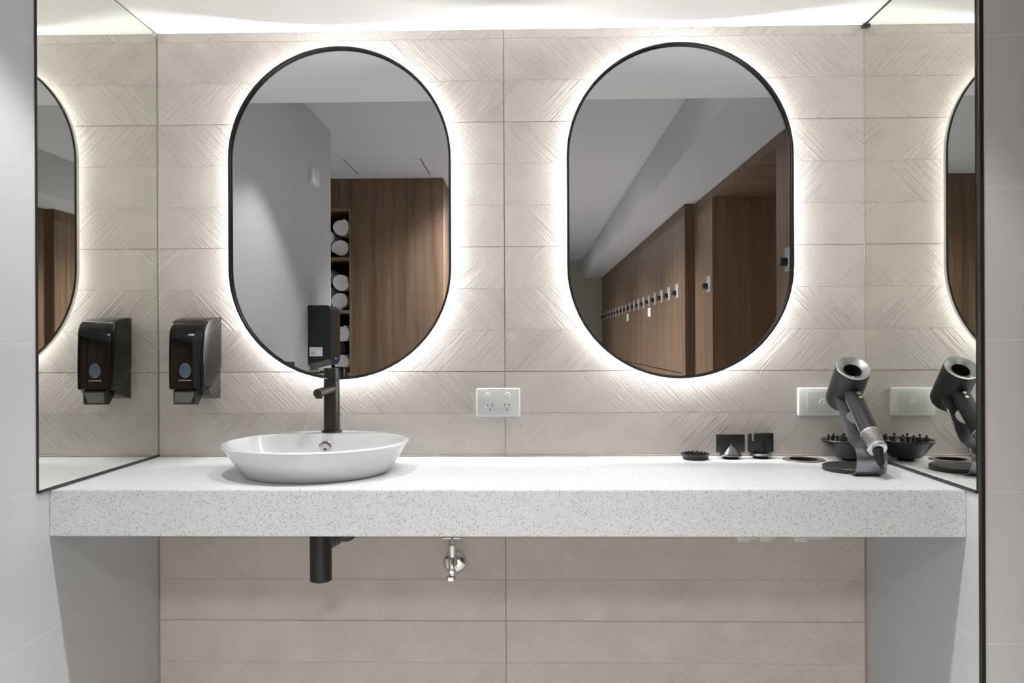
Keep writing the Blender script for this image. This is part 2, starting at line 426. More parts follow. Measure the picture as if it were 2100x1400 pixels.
# ------------------------------------------------------------------ worktop
def bool_cut(o, cutter):
    md = o.modifiers.new('cut', 'BOOLEAN'); md.object = cutter; md.operation = 'DIFFERENCE'; md.solver = 'EXACT'
    dg = bpy.context.evaluated_depsgraph_get(); dg.update()
    me = bpy.data.meshes.new_from_object(o.evaluated_get(dg))
    o.modifiers.clear(); old = o.data; o.data = me; bpy.data.meshes.remove(old)
    bpy.data.objects.remove(cutter)
RX, RY = 0.697, -0.080      # bin hole
ct = MB().box((XL+0.0005, YT-0.0002, CT-0.03), (XR-0.0005, -0.496, CT)).build('countertop', M_TERR, smooth=False)
cut = MB().cyl((RX, RY, CT-0.05), (RX, RY, CT+0.05), 0.044, 40).build('cutter', M_TERR)
bool_cut(ct, cut)
tag(ct, 'thick white terrazzo counter with grey chips running wall to wall', 'counter')
MB().box((XL+0.0005, -0.476, CB), (XR-0.0005, -0.4965, CT-0.0007), 0.0012, 2).build('front_panel', M_TERR, ct, smooth=False)
cs = MB().box((XL+0.01, YT, CT+0.0001), (XR-0.01, YT-0.004, CT+0.004), 0.001, 1).build('sealant_bead', mat('beige_sealant', (0.42, 0.36, 0.30), 0.6), ct)

t = thing('waste_ring', (RX, RY, CT), 'dark metal ring set round the hole in the counter', 'ring')
MB().lathe([(0.036,0.0006),(0.036,0.002),(0.037,0.0028),(0.051,0.002),(0.0525,0.0006)], n=48, cap0=False, cap1=False).build('flange', mat('bronze_grey_metal', (0.16,0.14,0.13), 0.4, 0.6), t)
MB().lathe([(0.0359,0.0021),(0.0359,-0.026),(0.0,-0.0265)], n=48, cap0=False, cap1=False).build('liner', M_VOID, t)

# ------------------------------------------------------------------ basin, tap
BX, BY = -0.505, -0.259
t = thing('basin', (BX, BY, CT), 'round white ceramic vessel basin standing on the counter under a black tap', 'basin')
n = 96; c0 = 0.130
def inner(i):
    a = 2*PI*i/n; r = 0.2055; sn = math.sin(a)
    if sn > 0.01:
        rc = c0/sn; k = 18.0
        r = (r**-k + rc**-k)**(-1/k)
    return r
def circ(r, z): return [Vector((r*math.cos(2*PI*i/n), r*math.sin(2*PI*i/n), z)) for i in range(n)]
def inn(f, z, sub=0.0): return [Vector(((inner(i)*f-sub)*math.cos(2*PI*i/n), (inner(i)*f-sub)*math.sin(2*PI*i/n), z)) for i in range(n)]
MB().rings([circ(0.160,0.0), circ(0.166,0.0012), circ(0.176,0.012), circ(0.190,0.032), circ(0.205,0.055), circ(0.2112,0.0635), circ(0.2145,0.0675), circ(0.2155,0.0700),
            circ(0.2145,0.0725), circ(0.2125,0.0735), inn(1.0,0.0735,-0.002), inn(1.0,0.0728,0.001), inn(1.0,0.0705,0.003), inn(0.97,0.050,0.002), inn(0.90,0.028), inn(0.78,0.017), inn(0.5,0.012), inn(0.12,0.010)]).build('bowl', M_CERAM, t)
MB().lathe([(0.0,0.002),(0.010,0.0038),(0.0160,0.0030),(0.0180,0.0008),(0.0180,-0.002)], (-0.012, 0.1225, 0.040), (0,-1,0.10), 28).build('overflow_cap', M_CHROME, t)
MB().lathe([(0.024,0.009),(0.024,0.0135),(0.021,0.0155),(0.0,0.0165)], (0,-0.01,0), n=28).build('drain', M_CHROME, t)

TX, TY, TZ = -0.515, -0.078, CT+0.0735
t = thing('tap', (TX, TY, TZ), 'black cylindrical mixer tap standing on the back of the white basin', 'tap')
MB().lathe([(0.0265,0.0),(0.0265,0.003),(0.0258,0.004),(0.021,0.0042)], n=36).build('base_flange', M_MATTE, t)
MB().lathe([(0.0205,0.003),(0.0205,0.1295),(0.0200,0.1305)], n=40).build('body', M_MATTE, t)
h_ = MB().lathe([(0.0198,0.1305),(0.0198,0.132),(0.0205,0.1328),(0.0205,0.1640),(0.0198,0.1650)], n=40).build('handle', M_MATTE, t)
MB().cyl((-0.006,-0.008,0.1545), (-0.060,-0.022,0.1520), 0.0026, 14, 0.0006).build('lever', M_MATTE, h_)
MB().lathe([(0.0,0.0),(0.0026,0.0004),(0.0030,0.0012),(0.0026,0.0018)], (0.004,0.0206,0.150), (0,1,0), 16).build('grub_screw', M_NICKEL, h_)
sp = MB().cyl((0.004,-0.010,0.112), (-0.0035,-0.128,0.1080), 0.0105, 28, 0.0006).build('spout', mat('bronze_black_metal', (0.06,0.052,0.047), 0.3, 0.7), t)
MB().cyl((-0.0026,-0.116,0.1000), (-0.0026,-0.116,0.0945), 0.0085, 20, 0.0005).build('aerator', M_MATTE, sp)
lettering('noken', 0.0058, M_WHITE, h_, (-0.0112, -0.0174, 0.1390), (PI/2, 0, -0.57))

# ------------------------------------------------------------------ soap dispenser
SX = -0.881; SZ = 1.031
t = thing('soap_dispenser', (SX, YT, SZ), 'gloss black wall soap dispenser with blue-grey window beside the left mirror', 'soap dispenser')
w2 = 0.0455
def side_ring(y, z0, z1, wd, rc, n=6):   # rounded rectangle in x-z at depth y
    P = []
    for cx, cz, a0 in ((wd-rc, z1-rc, 0), (-wd+rc, z1-rc, PI/2), (-wd+rc, z0+rc, PI), (wd-rc, z0+rc, 1.5*PI)):
        for k in range(n+1):
            a = a0 + PI/2*k/n; P.append(Vector((cx+rc*math.cos(a), y, cz+rc*math.sin(a))))
    return P
# cover: side profile swept over the width with a soft rounded edge
prof = [(-0.001,0.227),(-0.030,0.2255),(-0.055,0.222),(-0.075,0.2165),(-0.089,0.208),(-0.0965,0.197),(-0.1005,0.183),(-0.103,0.160),(-0.1045,0.12),(-0.1045,0.08),(-0.1030,0.040),(-0.098,0.0385),
        (-0.070,0.041),(-0.045,0.050),(-0.022,0.068),(-0.006,0.088),(-0.001,0.098)]
def shrink(P, d):
    c = Vector((sum(p[0] for p in P)/len(P), sum(p[1] for p in P)/len(P))); R = []
    m = len(P)
    for i in range(m):
        a = Vector(P[i-1]); b_ = Vector(P[i]); c_ = Vector(P[(i+1) % m])
        e = ((b_-a).normalized() + (c_-b_).normalized()).normalized(); nr = Vector((-e.y, e.x))
        if nr.dot(c-b_) < 0: nr = -nr
        R.append((b_.x + nr.x*d, b_.y + nr.y*d))
    return R
wf = lambda y: 1.0 - 0.0*y
rg = []
for xo, d in ((-w2, 0.006), (-w2+0.0008, 0.003), (-w2+0.003, 0.0008), (-w2+0.007, 0.0), (w2-0.007, 0.0), (w2-0.003, 0.0008), (w2-0.0008, 0.003), (w2, 0.006)):
    rg.append([Vector((xo + (0.0085 if xo > 0 else -0.003)*(1 - min(1.0, -p[0]/0.10))**0.8, p[0], p[1])) for p in shrink(prof, d)])
cov = MB().rings(rg).build('cover', M_GLOSSB, t)
lens_y = -0.1045
MB().lathe([(0.0,0.0013),(0.012,0.0012),(0.0152,0.0004),(0.0162,-0.001)], (-0.002, lens_y, 0.088), (0,-1,0), 32).build('level_window', M_BLUEWIN, t)
for o_ in t.children:
    if o_.name.startswith('level_window'): o_.scale = (1.0, 1.0, 1.22); o_.location = (0, 0, -0.088*0.22)
lettering('Kimberly-Clark', 0.0043, M_WHITE, t, (0.0005, lens_y-0.0003, 0.0625), (PI/2, 0, 0))
MB().lathe([(0.0016,0.0),(0.0021,0.0),(0.0021,0.0003),(0.0016,0.0003),(0.0016,0.0)], (-0.0165, lens_y, 0.0625), (0,-1,0), 20, False, False).build('logo_ring', M_WHITE, t)
# grey back housing below the cover, and the push lever
bp_ = [(-0.0005,0.110),(-0.012,0.092),(-0.030,0.066),(-0.060,0.046),(-0.082,0.041),(-0.074,0.030),(-0.040,0.018),(-0.006,0.010),(-0.0005,0.010)]
MB().rings([[Vector((x, p[0], p[1])) for p in bp_] for x in (-w2+0.002, w2+0.0035)]).bevel(0.002).build('back_housing', mat('dark_grey_plastic', (0.022,0.022,0.021), 0.22), t)
lv = [(-0.101,0.038),(-0.108,0.034),(-0.1075,0.004),(-0.101,0.0005),(-0.088,0.001),(-0.060,0.026),(-0.060,0.038)]
MB().rings([[Vector((x, p[0], p[1])) for p in lv] for x in (-0.031, 0.026)]).bevel(0.003, 3).build('push_lever', M_SATINB, t)
MB().prism([(-0.0285,0.006),(0.0145,0.006),(0.024,0.032),(-0.0275,0.032)], lambda a, b: Vector((a,-0.1070,b)), lambda a, b: Vector((a,-0.1085,b))).build('lever_plate', M_LEVER, t)

# ------------------------------------------------------------------ sockets and plates
def rbox(mb, x0, x1, y0, y1, z0, z1, r, top=0.0015):
    def ring(y, d):
        P = []
        for cx, cz, a0 in ((x1-r, z1-r, 0), (x0+r, z1-r, PI/2), (x0+r, z0+r, PI), (x1-r, z0+r, 1.5*PI)):
            for k in range(6):
                a = a0 + PI/2*k/5; P.append(Vector((cx+(r-d)*math.cos(a), y, cz+(r-d)*math.sin(a))))
        return P
    return mb.rings([ring(y0, 0), ring(y1+top, 0), ring(y1+top*0.3, top*0.3), ring(y1, top)])
t = thing('power_outlet', (-0.086, YT, 1.028), 'white double power socket on the tiles between the two oval mirrors', 'power socket')
rbox(MB(), -0.058, 0.058, 0, -0.010, -0.0375, 0.0375, 0.004, 0.003).build('plate', M_PLAST, t)
rbox(MB(), -0.0548, 0.0548, -0.009, -0.0106, -0.0343, 0.0335, 0.003, 0.0004).build('face', M_PLASTF, t)
for sx, kx in ((-0.0215, -0.0265), (0.0235, 0.0255)):
    so = MB().lathe([(0.0145,0.0),(0.0145,0.0008),(0.0138,0.0012),(0.0,0.0012)], (sx, -0.0106, -0.0125), (0,-1,0), 32).build('socket', M_PLASTF, t)
    for dx, dz, rot in ((-0.0062, 0.0068, -0.55), (0.0062, 0.0068, 0.55), (0, -0.0068, 0)):
        q = MB().box((-0.0009,-0.0001,-0.0032), (0.0009,0.0006,0.0032)).build('slot', M_DARKP, so, (sx+dx, -0.01205, -0.0125+dz), smooth=False)
        q.rotation_euler = (0, -rot, 0)
    sw = MB().lathe([(0.0078,0.0),(0.0078,0.002),(0.0068,0.0032),(0.0,0.0036)], (kx, -0.0106, 0.0195), (0,-1,0.12), 12).build('switch', M_PLAST, t)
MB().box((-0.024,-0.0102,0.0352), (-0.004,-0.0103,0.0360)).box((0.002,-0.0102,0.0352), (0.018,-0.0103,0.0360)).build('print', M_DARKP, t, smooth=False)

def blank_plate(name, x, y, z, rz, label, w=0.116, h=0.074):
    t = thing(name, (x, y, z), label, 'wall plate', rz=rz)
    rbox(MB(), -w/2, w/2, 0, -0.012, -h/2, h/2, 0.004, 0.004).build('plate', M_PLAST, t)
    rbox(MB(), -w/2+0.023, w/2-0.017, -0.0115, -0.0135, -h/2+0.0085, h/2-0.0085, 0.004, 0.0006).build('face', M_PLASTF, t)
    return t
t = blank_plate('cable_outlet', 0.762, YT, 1.0275, 0, 'white wall plate with one round boss behind the hair dryer')
k_ = MB().lathe([(0.0085,0.0),(0.0085,0.0018),(0.0075,0.0026),(0.0,0.0028)], (0.003, -0.0130, -0.001), (0,-1,0), 24).build('boss', M_PLAST, t)
MB().lathe([(0.0013,0.0),(0.0013,0.0003)], (-0.0005, -0.0157, -0.004), (0,-1,0), 10).build('pin_hole', M_DARKP, k_)

# ------------------------------------------------------------------ things on the right of the counter
# -- comb attachment
t = thing('styling_comb', (0.425, -0.062, CT), 'shallow black dish of short teeth lying left of the two nozzles', 'hair dryer attachment', 'hair dryer attachments')
MB().lathe([(0.0285,0.0),(0.030,0.001),(0.037,0.0135),(0.0372,0.0145),(0.0355,0.0145),(0.029,0.004),(0.0,0.004)], n=40).build('dish', M_SATINB, t)
teeth = [(0.0,0.0)] + [(0.013*math.cos(a), 0.013*math.sin(a)) for a in [k*PI/3 for k in range(6)]] + [(0.024*math.cos(a), 0.024*math.sin(a)) for a in [k*PI/6+0.1 for k in range(12)]]
for x, y in teeth:
    MB().lathe([(0.003,0.0035),(0.0026,0.014),(0.0015,0.0185),(0.0,0.019)], (x, y, 0), n=8).build('tooth', M_SATINB, t)
# -- flat wide nozzle
t = thing('wide_nozzle', (0.518, -0.052, CT), 'wide flat black dryer nozzle with a cone base, left of the pair', 'hair dryer attachment', 'hair dryer attachments')
MB().lathe([(0.0185,0.0),(0.0185,0.0068)], n=32).build('collar', M_VOID, t)
MB().lathe([(0.0185,0.0066),(0.0285,0.0070),(0.0290,0.0082),(0.0262,0.0120),(0.0255,0.0125)], n=40).build('rim', M_RIM, t)
MB().lathe([(0.0262,0.0126),(0.0255,0.0132),(0.0045,0.0375),(0.0025,0.0392),(0.0,0.0396)], (0,-0.002,0), n=40).build('cone', mat('blue_black_satin', (0.05,0.056,0.06), 0.28, 0.6), t)
MB().box((-0.0365,-0.004,0.0155), (0.0365,0.008,0.0625), 0.002, 2).build('blade', M_SATINB, t)
# -- shorter, taller nozzle
t = thing('smoothing_nozzle', (0.598, -0.044, CT), 'black smoothing nozzle with white lettering, right of the pair', 'hair dryer attachment', 'hair dryer attachments')
MB().lathe([(0.0185,0.0),(0.0185,0.0068)], n=32).build('collar', M_VOID, t)
MB().lathe([(0.0185,0.0066),(0.0280,0.0070),(0.0286,0.0082),(0.0255,0.0120),(0.0248,0.0125)], n=40).build('rim', M_RIM, t)
P = [(-0.0325,0.0),(-0.0325,-0.0035),(-0.030,-0.0065)] + [(-0.017*math.cos(a)*1.0, -0.0085-0.0125*math.sin(a)) for a in [PI*k/10 for k in range(11)]] + [(0.030,-0.0065),(0.0325,-0.0035),(0.0325,0.0),(0.030,0.006),(-0.030,0.006)]
MB().box((-0.0325,-0.006,0.0150), (0.0325,0.008,0.0655), 0.003, 3).build('shell', M_SATINB, t)
MB().lathe([(0.0195,0.0128),(0.0195,0.040),(0.0165,0.050),(0.010,0.0565),(0.0,0.0595)], (0.002,0.0105,0), n=32).build('air_duct', M_SATINB, t)
lettering('dyson', 0.0085, M_WHITE, t, (-0.0215, -0.0062, 0.0545), (PI/2, PI/2, 0))
# -- diffuser
t = thing('diffuser', (0.812, -0.082, CT), 'wide black diffuser bowl with upright prongs behind the hair dryer', 'hair dryer attachment', 'hair dryer attachments')
DR = 0.0685
MB().lathe([(0.0195,0.0),(0.0195,0.0075)], n=32).build('collar', M_VOID, t)
MB().lathe([(0.0195,0.007),(0.037,0.0078),(0.0385,0.0090),(DR-0.003,0.0455),(DR-0.0004,0.0490),(DR,0.0515),(DR-0.001,0.0530),(DR-0.0035,0.0530),(DR-0.006,0.0485),(0.034,0.026),(0.0,0.022)], n=56).build('bowl', M_SATINB, t)
for rr_, cnt, off, top, z0_ in ((0.050, 10, 0.2, 0.0635, 0.037), (0.030, 7, 0.0, 0.0610, 0.0245), (0.010, 3, 0.3, 0.0600, 0.022)):
    for k in range(cnt):
        a = 2*PI*k/cnt + off
        MB().lathe([(0.0030,z0_),(0.0026,top-0.004),(0.0032,top-0.0035),(0.0030,top-0.0008),(0.002,top)], (rr_*math.cos(a), rr_*math.sin(a), 0), n=10).build('prong', M_SATINB, t)

# -- stand and hair dryer
HX, HY = 0.757, -0.243
t = thing('dryer_stand', (HX, HY, CT), 'grey metal hair dryer stand with round base near the right mirror', 'stand')
MB().lathe([(0.066,0.0008),(0.0685,0.0022),(0.0685,0.0098),(0.0670,0.0115),(0.040,0.0117),(0.0392,0.0112),(0.0385,0.0117),(0.0,0.0117)], n=64).build('base', M_DRYER, t)
pts = [(-0.020,0.0024),(-0.056,0.0024),(-0.074,0.0030),(-0.088,0.006),(-0.098,0.015),(-0.1035,0.027),(-0.105,0.040),(-0.103,0.051),(-0.097,0.060),(-0.088,0.066),(-0.074,0.070),(-0.060,0.074),(-0.049,0.083),
       (-0.032,0.103),(-0.014,0.124),(0.006,0.147),(0.026,0.170)]
hw = 0.0335; th_ = 0.0018
S1 = []; m_ = len(pts)
for i in range(m_):
    a = Vector(pts[max(i-1,0)]); b_ = Vector(pts[min(i+1,m_-1)]); e = (b_-a).normalized(); nr = Vector((e.y, -e.x))
    S1.append((Vector(pts[i]), nr))
R_ = []
for p, nr in S1:
    q = p - nr*th_
    R_.append([Vector((-hw, p.x, p.y)), Vector((hw, p.x, p.y)), Vector((hw, q.x, q.y)), Vector((-hw, q.x, q.y))])
br = MB().rings(R_).build('bracket', M_STEELB, t)
d_ = (Vector(pts[-1]) - Vector(pts[-4])).normalized(); c_ = Vector(pts[-4]).lerp(Vector(pts[-2]), 0.50)
nrm = Vector((0, d_.y, -d_.x)); cc = Vector((0, c_.x, c_.y))
cutr = MB().cyl(cc - nrm*0.02, cc + nrm*0.02, 0.0205, 40).build('cutter', M_STEELB, None, (HX, HY, CT))
bpy.context.view_layer.update()
bool_cut(br, cutr)
br.data.polygons.foreach_set('use_smooth', [True]*len(br.data.polygons)); br.data.set_sharp_from_angle(angle=math.radians(35))
cr = Vector((0, pts[-1][0], pts[-1][1]))
MB().cyl(cr + Vector((-0.030,-0.002,0.002)), cr + Vector((0.030,-0.002,0.002)), 0.004, 16, 0.0006).build('magnet_bar', M_DRYER, t)

e_ = 0.8622
B = Vector((0, -math.cos(e_), math.sin(e_))); Hd = Vector((math.sin(0.0131), -math.sin(e_)*math.cos(0.0131), -math.cos(e_)*math.cos(0.0131))).normalized()
F = Vector((0, -0.004, 0.2398))
t = thing('hair_dryer', (HX, HY, CT), 'charcoal hair dryer with ring head and long handle leaning on its stand', 'hair dryer')
r0 = 0.039
LB = 0.112
MB().lathe([(0.016,-0.002),(0.030,-0.002),(0.035,0.0),(r0-0.0006,0.007),(r0,0.012),(r0,LB-0.0015)], F - B*LB, B, 56, False, False).build('barrel', M_DRYER, t)
MB().lathe([(r0,LB-0.0015),(r0+0.0004,LB-0.0008),(r0-0.0003,LB+0.0008),(0.0365,LB+0.0014),(0.0215,LB-0.0065),(0.0200,LB-0.0090)], F - B*LB, B, 56, False, False).build('face_ring', M_NICKEL, t)
MB().lathe([(0.0200,LB-0.007),(0.0195,0.080),(0.0175,0.020),(0.016,-0.002)], F - B*LB, B, 40, False, False).build('bore', M_VOID, t)
M0 = F - B*0.052
hd = MB().lathe([(0.0185,0.028),(0.0200,0.0375),(0.0202,0.055),(0.0202,0.158)], M0, Hd, 40).build('handle', mat('anthracite_handle', (0.014,0.0148,0.017), 0.34, 0.35), t)
for dz_ in (0.052, 0.0655):
    cpos = M0 + Hd*dz_ + B*0.0206 + Vector((0.0035, 0, 0))
    MB().lathe([(0.0044,-0.001),(0.0044,0.0012),(0.0036,0.0020),(0.0,0.0023)], cpos, B, 20).build('button', M_ALU, hd)
for ax, cl in ((-0.0105, M_CHROME), (0.0125, mat('copper_button', (0.45,0.20,0.16), 0.3, 0.7))):
    cpos = F - B*0.0025 + Vector((ax, 0, 0)) + B.cross(Vector((1,0,0)))*(-0.0295 if B.cross(Vector((1,0,0))).z > 0 else 0.0295)
    MB().lathe([(0.0032,-0.002),(0.0032,0.0012),(0.0024,0.0019),(0.0,0.0021)], cpos, B, 16).build('button', cl, t)
fl = MB().lathe([(0.0202,0.1575),(0.0212,0.1585),(0.0212,0.1605),(0.0206,0.161),(0.0206,0.200),(0.0214,0.2015),(0.0214,0.2065),(0.0195,0.2085),(0.0125,0.2095)], M0, Hd, 48).build('filter', M_SILVER, t)
# perforations: dark pips standing a hair off the filter, as one part
mbp = MB(); uu = Vector((1,0,0)); uu = (uu - Hd*uu.dot(Hd)).normalized(); vv = Hd.cross(uu)
for k in range(40):
    a = 2*PI*k/40; dr = uu*math.cos(a) + vv*math.sin(a); tg = Hd.cross(dr)
    for j in range(11):
        p = M0 + Hd*(0.1632 + 0.0033*j) + dr*0.02066
        s1 = tg*0.00115; s2 = Hd*0.0011
        mbp.add([p-s1-s2, p+s1-s2, p+s1+s2, p-s1+s2], [(0,1,2,3)])
mbp.build('perforation', M_DARKP, fl, kind='stuff', smooth=False)
pr = []
for k in range(15):
    z_ = 0.2085 + k*0.0023; r_ = 0.0120 - 0.0042*k/14
    pr += [(r_, z_), (r_, z_+0.0013), (r_-0.0012, z_+0.0015), (r_-0.0012, z_+0.0022)]
# strain relief bends downward as it leaves the handle
E0 = M0 + Hd*0.2085
d2 = (Hd + Vector((0.05, 0.25, -0.55))).normalized()
MB().lathe([(a, b-0.2085) for a, b in pr], E0 - d2*0.001, d2, 24).build('strain_relief', M_SATINB, t)
E1 = E0 + d2*0.034
cord = [E1, E1 + Vector((0.001,0.001,-0.010)), E1 + Vector((0.002,0.012,-0.020)), Vector((0.030,0.0,0.017)), Vector((0.030,0.040,0.0150))]
MB().tube([E1 - d2*0.004, E1, E1 + d2*0.006, E1 + d2*0.010], 0.0042, 12).build('cord', M_SATINB, t)

# ------------------------------------------------------------------ under the counter
t = thing('bottle_trap', (-0.500, -0.250, 0.640), 'black waste trap pipe hanging below the counter under the basin', 'pipe')
MB().lathe([(0.0235,-0.0165),(0.0255,-0.0150),(0.0257,-0.013),(0.0257,0.125),(0.018,0.130),(0.018,0.2135)], n=40).build('trap_body', M_MATTE, t)
arm = [(0.0,0.0,0.090),(0.0,0.05,0.090),(0.0,0.19,0.075),(0.0,0.24,0.070)]
MB().tube([Vector((0.006,0.012,0.066)), Vector((0.010,0.10,0.058)), Vector((0.004,0.236,0.047))], 0.0165, 20).build('outlet_arm', M_MATTE, t)
MB().lathe([(0.0305,0.0),(0.0305,0.003),(0.027,0.007),(0.0175,0.0085)], (0.004,0.2408,0.047), (0,-1,0), 36).build('wall_flange', M_BLACK, t)
t = thing('stop_valve', (-0.203, YT, 0.602), 'chrome stop valve with round wall flange below the counter', 'valve')
MB().lathe([(0.0320,0.0),(0.0318,0.004),(0.028,0.009),(0.018,0.0125),(0.012,0.0135)], (0,0,0), (0,-1,0), 40).build('wall_flange', M_CHROME, t)
MB().cyl((0,-0.010,0), (-0.001,-0.055,0), 0.0085, 20).build('stem', M_CHROME, t)
vb = MB().lathe([(0.0075,-0.034),(0.0100,-0.022),(0.0105,0.012),(0.0085,0.016),(0.0095,0.020),(0.0100,0.044),(0.0125,0.048),(0.0118,0.052),(0.0065,0.060),(0.0050,0.064),(0.0050,0.072)], (-0.003,-0.050,0.012), (0,0,1), 20).build('valve_body', M_CHROME, t)
MB().cyl((-0.027,-0.050,0.0765), (0.018,-0.050,0.0765), 0.0042, 14, 0.001).build('tee_handle', M_CHROME, t)
MB().lathe([(0.0095,0.0),(0.0132,0.001),(0.0132,0.010),(0.0095,0.0115)], (-0.006,-0.050,-0.034), (0,0,1), 6).build('nut', M_CHROME, t)
MB().cyl((-0.003,-0.055,-0.008), (-0.003,-0.068,-0.008), 0.0055, 14, 0.0006).build('spindle', M_CHROME, t)
for x0, lab, plugs in ((0.536, 'white socket plate with two plugs, under the counter nearer the middle', (0.0, 0.057)), (0.683, 'white socket plate with one plug, under the counter nearer the corner', (0.0,))):
    t = thing('power_outlet', (x0, YT, 0.662), lab, 'power socket')
    rbox(MB(), 0.0, 0.108, 0, -0.012, 0.004, 0.078, 0.005, 0.003).build('plate', M_PLAST, t)
    for px in plugs:
        rbox(MB(), px, px+0.034, -0.012, -0.040, 0.004, 0.050, 0.005, 0.003).build('plug', M_PLAST, t)

# ------------------------------------------------------------------ the changing room seen in the mirrors
# towel cabinet
YC = -3.146
t = thing('towel_cabinet', (-1.17, YC, 0), 'full height wooden cabinet with an open niche of rolled towels, seen in the mirror', 'cabinet')
MB().box((0.004,0,0), (0.606,-0.45,CEI-0.003)).build('door', M_WOOD, t, smooth=False)
MB().box((-0.75,0,2.063), (0.002,-0.45,CEI-0.003)).build('top_panel', M_WOOD, t, smooth=False)
MB().box((-0.75,0,0), (0.002,-0.45,0.968)).build('bottom_panel', M_WOOD, t, smooth=False)
MB().box((-0.75,0,0.969), (-0.33,-0.45,2.062)).build('side_panel', M_WOOD, t, smooth=False)
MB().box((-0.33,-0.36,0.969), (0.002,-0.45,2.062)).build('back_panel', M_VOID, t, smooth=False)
M_EDGE = wood('oak_edging', (0.17,0.115,0.072), (0.27,0.19,0.125), axis=0)
for z in (1.725, 1.378, 0.969): MB().box((-0.329,0.003,z), (-0.012,-0.36,z+0.020), 0.0006, 1).build('shelf', M_EDGE, t, smooth=False)
MB().box((-0.329,0.003,2.050), (0.0015,-0.36,2.062), 0.0006, 1).build('niche_lining', M_EDGE, t, smooth=False)
MB().box((-0.011,0.003,0.970), (0.0015,-0.36,2.049), 0.0006, 1).build('niche_lining', M_EDGE, t, smooth=False)

def towel_mesh(r, turns, L, sq):
    mb = MB(); P = []; n = int(turns*22)
    for i in range(n+1):
        f = i/n; a = f*turns*2*PI; rr_ = 0.006 + (r-0.006)*f
        P.append((a, rr_*(1+0.025*math.sin(3*a+turns))))
    th = (r-0.006)/turns*0.97
    R = []
    for a, q in P:
        ro, ri = q, max(q-th, 0.001)
        b_ = 0.0022
        sec = [(ri, -b_*0.6), (ri+th*0.3, 0.0), (ro-th*0.3, 0.0), (ro, -b_*0.6), (ro, -L), (ri, -L)]
        R.append([Vector((s_*math.cos(a), y_, s_*math.sin(a)*sq)) for s_, y_ in sec])
    return mb.rings(R)
tw = [(-0.070,1.942,0.0575,5.2,1.0,'topmost rolled white towel on the upper niche shelf'), (-0.074,1.8045,0.0595,4.6,0.97,'rolled white towel lying at the right of the upper niche shelf'),
      (-0.168,1.876,0.0545,4.8,1.0,'rolled white towel wedged half hidden by the wall on the upper niche shelf'), 
      (-0.071,1.583,0.0590,4.4,1.0,'topmost rolled white towel on the middle niche shelf'), (-0.078,1.4585,0.0620,3.8,0.98,'rolled white towel lying at the right of the middle niche shelf'),
      (-0.190,1.512,0.0570,4.4,1.0,'rolled white towel half hidden by the wall on the middle niche shelf'), (-0.184,1.632,0.050,4.2,1.0,'rolled white towel barely showing beside the wall, middle niche shelf'),
      (-0.070,1.245,0.0570,4.2,1.0,'topmost rolled white towel on the lower niche shelf, beside the hand dryer'), (-0.073,1.0500,0.0600,3.6,1.0,'rolled white towel at the right of the lower niche shelf, above the tap'),
      (-0.142,1.148,0.0540,4.2,1.0,'rolled white towel mostly hidden behind the hand dryer, lower niche shelf')]
for k, (x, z, r, tn, sq, lab) in enumerate(tw):
    o = towel_mesh(r, tn, 0.27, sq).build('rolled_towel', M_TOWEL, None, (-1.17+x, YC-0.016-0.004*(k % 3), z))
    o.rotation_euler = (0, 0.9*k, 0) if sq == 1.0 else (0, 0.1, 0)
    tag(o, lab, 'towel', 'rolled towels in the niche')

# lockers
WN = ['first','second','third','fourth','fifth','sixth','seventh','eighth','ninth','tenth','eleventh','twelfth','thirteenth','fourteenth','fifteenth','sixteenth','seventeenth','eighteenth']
slab('wall_lockers', (1.42, -2.95, 0), (1.52, -8.6, SOF), M_PAINT)
def add_lock(parent, loc, detail=False):
    lk = MB().box((0.0005,0.048,-0.046), (-0.0050,-0.048,0.046), 0.002, 1).build('lock', M_STEEL, parent, loc)
    MB().lathe([(0.0170,0.0),(0.0170,0.022),(0.0150,0.025),(0.0,0.026)], (-0.005,-0.024,-0.010), (-1,0,0), 20).build('knob', M_BLACK, lk)
    m = MB()
    for i in range(3):
        for j in range(4): m.box((-0.0048,0.036-0.013*i+0.004,0.016-0.015*j), (-0.0066,0.036-0.013*i-0.004,0.024-0.015*j))
    m.build('keypad', M_PLAST, lk, smooth=False)
    return lk
PL = 0.306; YL0 = -2.955
up0 = thing('locker', (0.94, YL0, 1.0), '', 'locker', 'wooden lockers along the right hand room')
MB().box((0.020,0,0), (0.46,-PL+0.001,SOF-1.0-0.002)).build('body', M_WOODD, up0, smooth=False)
dr_ = MB().box((0,-0.001,-0.011), (0.018,-PL+0.001,SOF-1.0-0.004), 0.0008, 1).build('door', M_WOOD, up0, smooth=False)
add_lock(dr_, (0, -PL+0.185, 0.505))
for k in range(18):
    o = up0 if k == 0 else copy_tree(up0)
    o.location = (0.94, YL0 - PL*k, 1.0)
    o['label'] = 'upper wooden locker with black knob lock, %s from the wooden column' % WN[k]
lo0 = thing('locker', (0.94, YL0, 0), '', 'locker', 'lower wooden lockers along the right hand room')
MB().box((0.020,0,0), (0.46,-PL+0.001,0.982)).build('body', M_WOODD, lo0, smooth=False)
MB().box((0,-0.001,0.08), (0.018,-PL+0.001,0.983), 0.0008, 1).build('door', M_WOOD, lo0, smooth=False)
for k in range(18):
    o = lo0 if k == 0 else copy_tree(lo0)
    o.location = (0.94, YL0 - PL*k, 0)
    o['label'] = 'lower wooden locker below the row of knobs, %s from the wooden column' % WN[k]
for d, lab in ((4.29, 'white notice stuck under the locks on the nearer lockers'), (5.70, 'white notice stuck under the locks farther along the lockers')):
    o = MB().box((0.9395,-d+0.075,1.380), (0.9385,-d-0.075,1.450)).build('notice', M_WHITE, smooth=False)
    tag(o, lab, 'notice', 'notices on the lockers')
